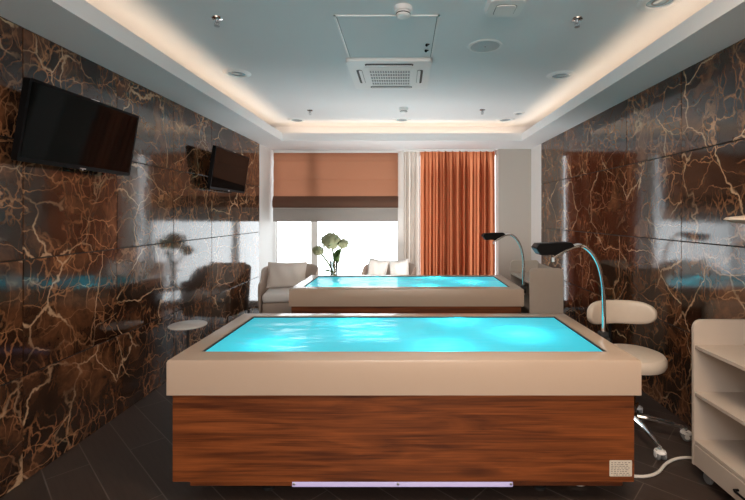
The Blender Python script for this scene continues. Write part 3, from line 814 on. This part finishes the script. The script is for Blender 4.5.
for k in range(17): x = -.175+.35*k/16; bm_box2(bm, (x-.003, -.20, h0-.011), (x+.003, .20, h0-.007))
obj('grille_bars', bm, M['plastic'], g, False)
# inspection hatch beside it
t = thing('ceiling_hatch', 'flat framed access hatch in the ceiling beside the air conditioner', 'hatch', (-0.11, 3.03, ZC))
bm = B(); a, b = .338, .365
for (q0, q1) in (((-a, -b), (a, -b+.013)), ((-a, b-.013), (a, b)), ((-a, -b), (-a+.013, b)), ((a-.013, -b), (a, b))): bm_box2(bm, (q0[0], q0[1], -.006), (q1[0], q1[1], 0))
obj('frame', bm, M['plastic'], t, False)
bm = B(); bm_box2(bm, (-a+.013, -b+.022, -.0012), (a-.013, b-.022, 0)); pn = obj('shadow_gap', bm, M['grey'], t, False)
bm = B(); bm_box2(bm, (-a+.019, -b+.019, -.003), (a-.019, b-.019, 0)); pn = obj('panel', bm, M['ceil'], t, False)
for y in (.08, .19):
    bm = B(); bm_ball(bm, (a-.06, y, -.012), .011, u=12, v=8); bm_tube(bm, [(a-.06, y, -.010), (a-.045, y-.03, -.02)], .005, 8); obj('latch', bm, M['black'], pn)
# smoke detectors
def detector(label, x, y):
    t = thing('smoke_detector', label, 'smoke detector', (x, y, ZC))
    bm = B(); bm_lathe(bm, [(0, 0), (.056, 0), (.056, -.022), (.052, -.028), (0, -.028)], n=32); obj('base', bm, M['plastic'], t)
    bm = B(); bm_lathe(bm, [(.040, -.028), (.044, -.042), (.043, -.052), (.034, -.060), (0, -.063)], n=32); hd = obj('head', bm, M['plastic'], t)
    bm = B(); bm_lathe(bm, [(.0405, -.040), (.0448, -.040), (.0448, -.0455), (.0405, -.0455), (.0405, -.040)], n=32)
    obj('vent', bm, M['dark'], hd, False)
    return t
detector('white smoke detector near the top edge, over the hatch', -0.005, 2.57)
detector('white smoke detector between air conditioner and window end downlight', -0.005, 4.99)
# rounded square ceiling unit
t = thing('ceiling_unit', 'white rounded square unit on the ceiling at top edge', 'ceiling unit', (0.605, 2.51, ZC))
bm = B(); bm_prism(bm, rrect(.225, .225, .045, 8), -.040, 0, lambda u, v, h: (u*(1 if h > -.02 else .92), v*(1 if h > -.02 else .92), h)); obj('housing', bm, M['plastic'], t)
bm = B(); bm_prism(bm, rrect(.115, .12, .022, 6), -.046, -.040, lambda u, v, h: (u, v+.01, h)); obj('cover', bm, M['plastic'], t)
bm = B(); bm_prism(bm, rrect(.125, .13, .025, 6), -.0408, -.0395, lambda u, v, h: (u, v+.01, h)); obj('groove', bm, M['grey'], t, False)
# round speaker
t = thing('ceiling_speaker', 'round flush white ceiling speaker right of the hatch', 'speaker', (0.609, 3.156, ZC))
bm = B(); bm_lathe(bm, [(0.106, -.002), (.108, -.007), (.124, -.006), (.128, 0), (.106, 0)], n=48); obj('ring', bm, M['plastic'], t)
bm = B(); bm_lathe(bm, [(0, -.005), (.107, -.004), (.107, 0), (0, 0)], n=48); obj('grille', bm, mat('grey_speaker_mesh', (0.60, 0.62, 0.63), .7, speck=.2, sscale=400), t)
bm = B(); bm_ball(bm, (0, 0, -.005), .006, u=10, v=6); obj('badge', bm, M['grey'], t)
# sprinklers
def sprinkler(label, x, y):
    t = thing('sprinkler', label, 'sprinkler', (x, y, ZC))
    bm = B(); bm_lathe(bm, [(0, 0), (.036, 0), (.034, -.006), (.016, -.010), (.012, -.012), (0, -.012)], n=24); obj('rosette', bm, M['chrome'], t)
    bm = B(); bm_tube(bm, [(0, 0, -.01), (0, 0, -.028)], .009, 10)
    for s in (-1, 1): bm_tube(bm, [(s*.010, 0, -.024), (s*.014, 0, -.036), (s*.004, 0, -.052)], .003, 6)
    bm_tube(bm, [(0, 0, -.03), (0, 0, -.048)], .003, 6); obj('nozzle', bm, M['steel'], t)
    bm = B(); bm_lathe(bm, [(0, -.050), (.017, -.052), (.017, -.054), (0, -.054)], n=16); obj('deflector', bm, M['steel'], t)
sprinkler('chrome ceiling sprinkler near the left cove at top of picture', -1.206, 2.708)
sprinkler('chrome ceiling sprinkler by the right cove, nearest the white unit', 1.121, 2.72)
sprinkler('small chrome ceiling sprinkler at the far left before the window', -1.14, 5.10)
sprinkler('small chrome ceiling sprinkler at the far right before the curtain', 0.945, 5.07)
# downlights
def downlight(label, x, y, r=.122):
    t = thing('downlight', label, 'ceiling light', (x, y, ZC)); k = r/.078
    bm = B(); bm_lathe(bm, [(.046*k, .0), (.048*k, -.012), (.055*k, -.016), (.070*k, -.010), (.078*k, 0), (.05*k, 0)], n=40); obj('ring', bm, M['plastic'], t)
    bm = B(); bm_lathe(bm, [(0, -.008), (.03*k, -.007), (.0505*k, -.003), (.0505*k, 0), (0, 0)], n=32); ln = obj('lens', bm, M['lens'], t)
    bm = B(); bm_lathe(bm, [(.022*k, -.0085), (.026*k, -.011), (.030*k, -.0075)], n=24); obj('inner_ring', bm, M['grey'], ln)
downlight('round recessed downlight beside the left cove', -1.494, 3.756)
downlight('round recessed downlight beside the right cove', 1.42, 3.81)
downlight('round downlight cut off at the top right edge', 1.517, 2.49)
downlight('far round downlight at the left corner above the blind', -1.43, 5.60)
downlight('far round downlight in the middle, above the blind edge', -0.03, 5.58)
downlight('far round downlight above the curtain', 1.345, 5.58)
downlight('smallest round downlight at the right cove corner', 1.43, 5.22, .072)

# ---------------------------------------------------------------- magnifying lamp head at the right edge
t = thing('magnifier_lamp', 'flat cream lamp head with black top reaching in at right edge', 'lamp', (1.63, 1.84, 0.74))
bm = B(); bm_lathe(bm, [(0, .668), (.12, .668), (.16, .674), (.185, .686), (.175, .696), (.10, .706), (0, .708)], n=48); hd = obj('lamp_head', bm, M['laminate'], t)
bm = B(); bm_lathe(bm, [(0, .706), (.11, .704), (.10, .716), (.05, .724), (0, .725)], n=32); bm_box2(bm, (-.03, -.05, .715), (.08, .05, .74), .006); obj('joint', bm, M['matteblack'], t)
bm = B(); bm_tube(bm, [(.05, 0, .73), (.16, -.06, .72), (.21, -.10, .65), (.21, -.12, .3), (.21, -.12, .012)], .012, 12); obj('arm', bm, M['matteblack'], t)
bm = B(); bm_lathe(bm, [(0, 0), (.06, 0), (.06, .012), (.02, .02), (0, .02)], (.21, -.12, 0), 24); obj('base', bm, M['matteblack'], t)

# ---------------------------------------------------------------- cables
def cable(label, pts, r=.008):
    for _ in range(3):
        q = [pts[0]]
        for a, b in zip(pts, pts[1:]): q += [tuple(a[k]*.75+b[k]*.25 for k in range(3)), tuple(a[k]*.25+b[k]*.75 for k in range(3))]
        pts = q+[pts[-1]]
    bm = B(); bm_tube(bm, pts, r, 10); return tag(obj('power_cable', bm, M['cable']), label, 'cable')
cable('white cable running from the front massage table to the shelf trolley', [(1.10, 2.40, .010), (1.25, 2.30, .010), (1.40, 2.32, .010), (1.52, 2.44, .010), (1.66, 2.50, .010), (1.80, 2.46, .010)])
cable('white cable looping on the floor below the front massage table', [(0.80, 2.5, .009), (0.86, 2.28, .009), (0.95, 2.22, .009), (1.02, 2.30, .009), (1.08, 2.24, .009), (1.16, 2.30, .009), (1.10, 2.6, .009)], .007)

# ---------------------------------------------------------------- repeats share a group
GROUPS = {'massage_table': 'hydro massage tables', 'gooseneck_lamp': 'gooseneck lamps on the massage tables', 'television': 'televisions on the left wall',
          'shelf_trolley': 'shelf trolleys along the right side', 'armchair': 'armchairs by the window', 'cushion': 'cushions in the armchairs',
          'flower': 'hydrangeas in the vase', 'smoke_detector': 'ceiling smoke detectors', 'sprinkler': 'ceiling sprinklers', 'downlight': 'recessed ceiling downlights',
          'power_cable': 'white cables by the front massage table'}
for o in S.objects:
    if not o.parent and o.get('label') and o.name.split('.')[0] in GROUPS: o['group'] = GROUPS[o.name.split('.')[0]]
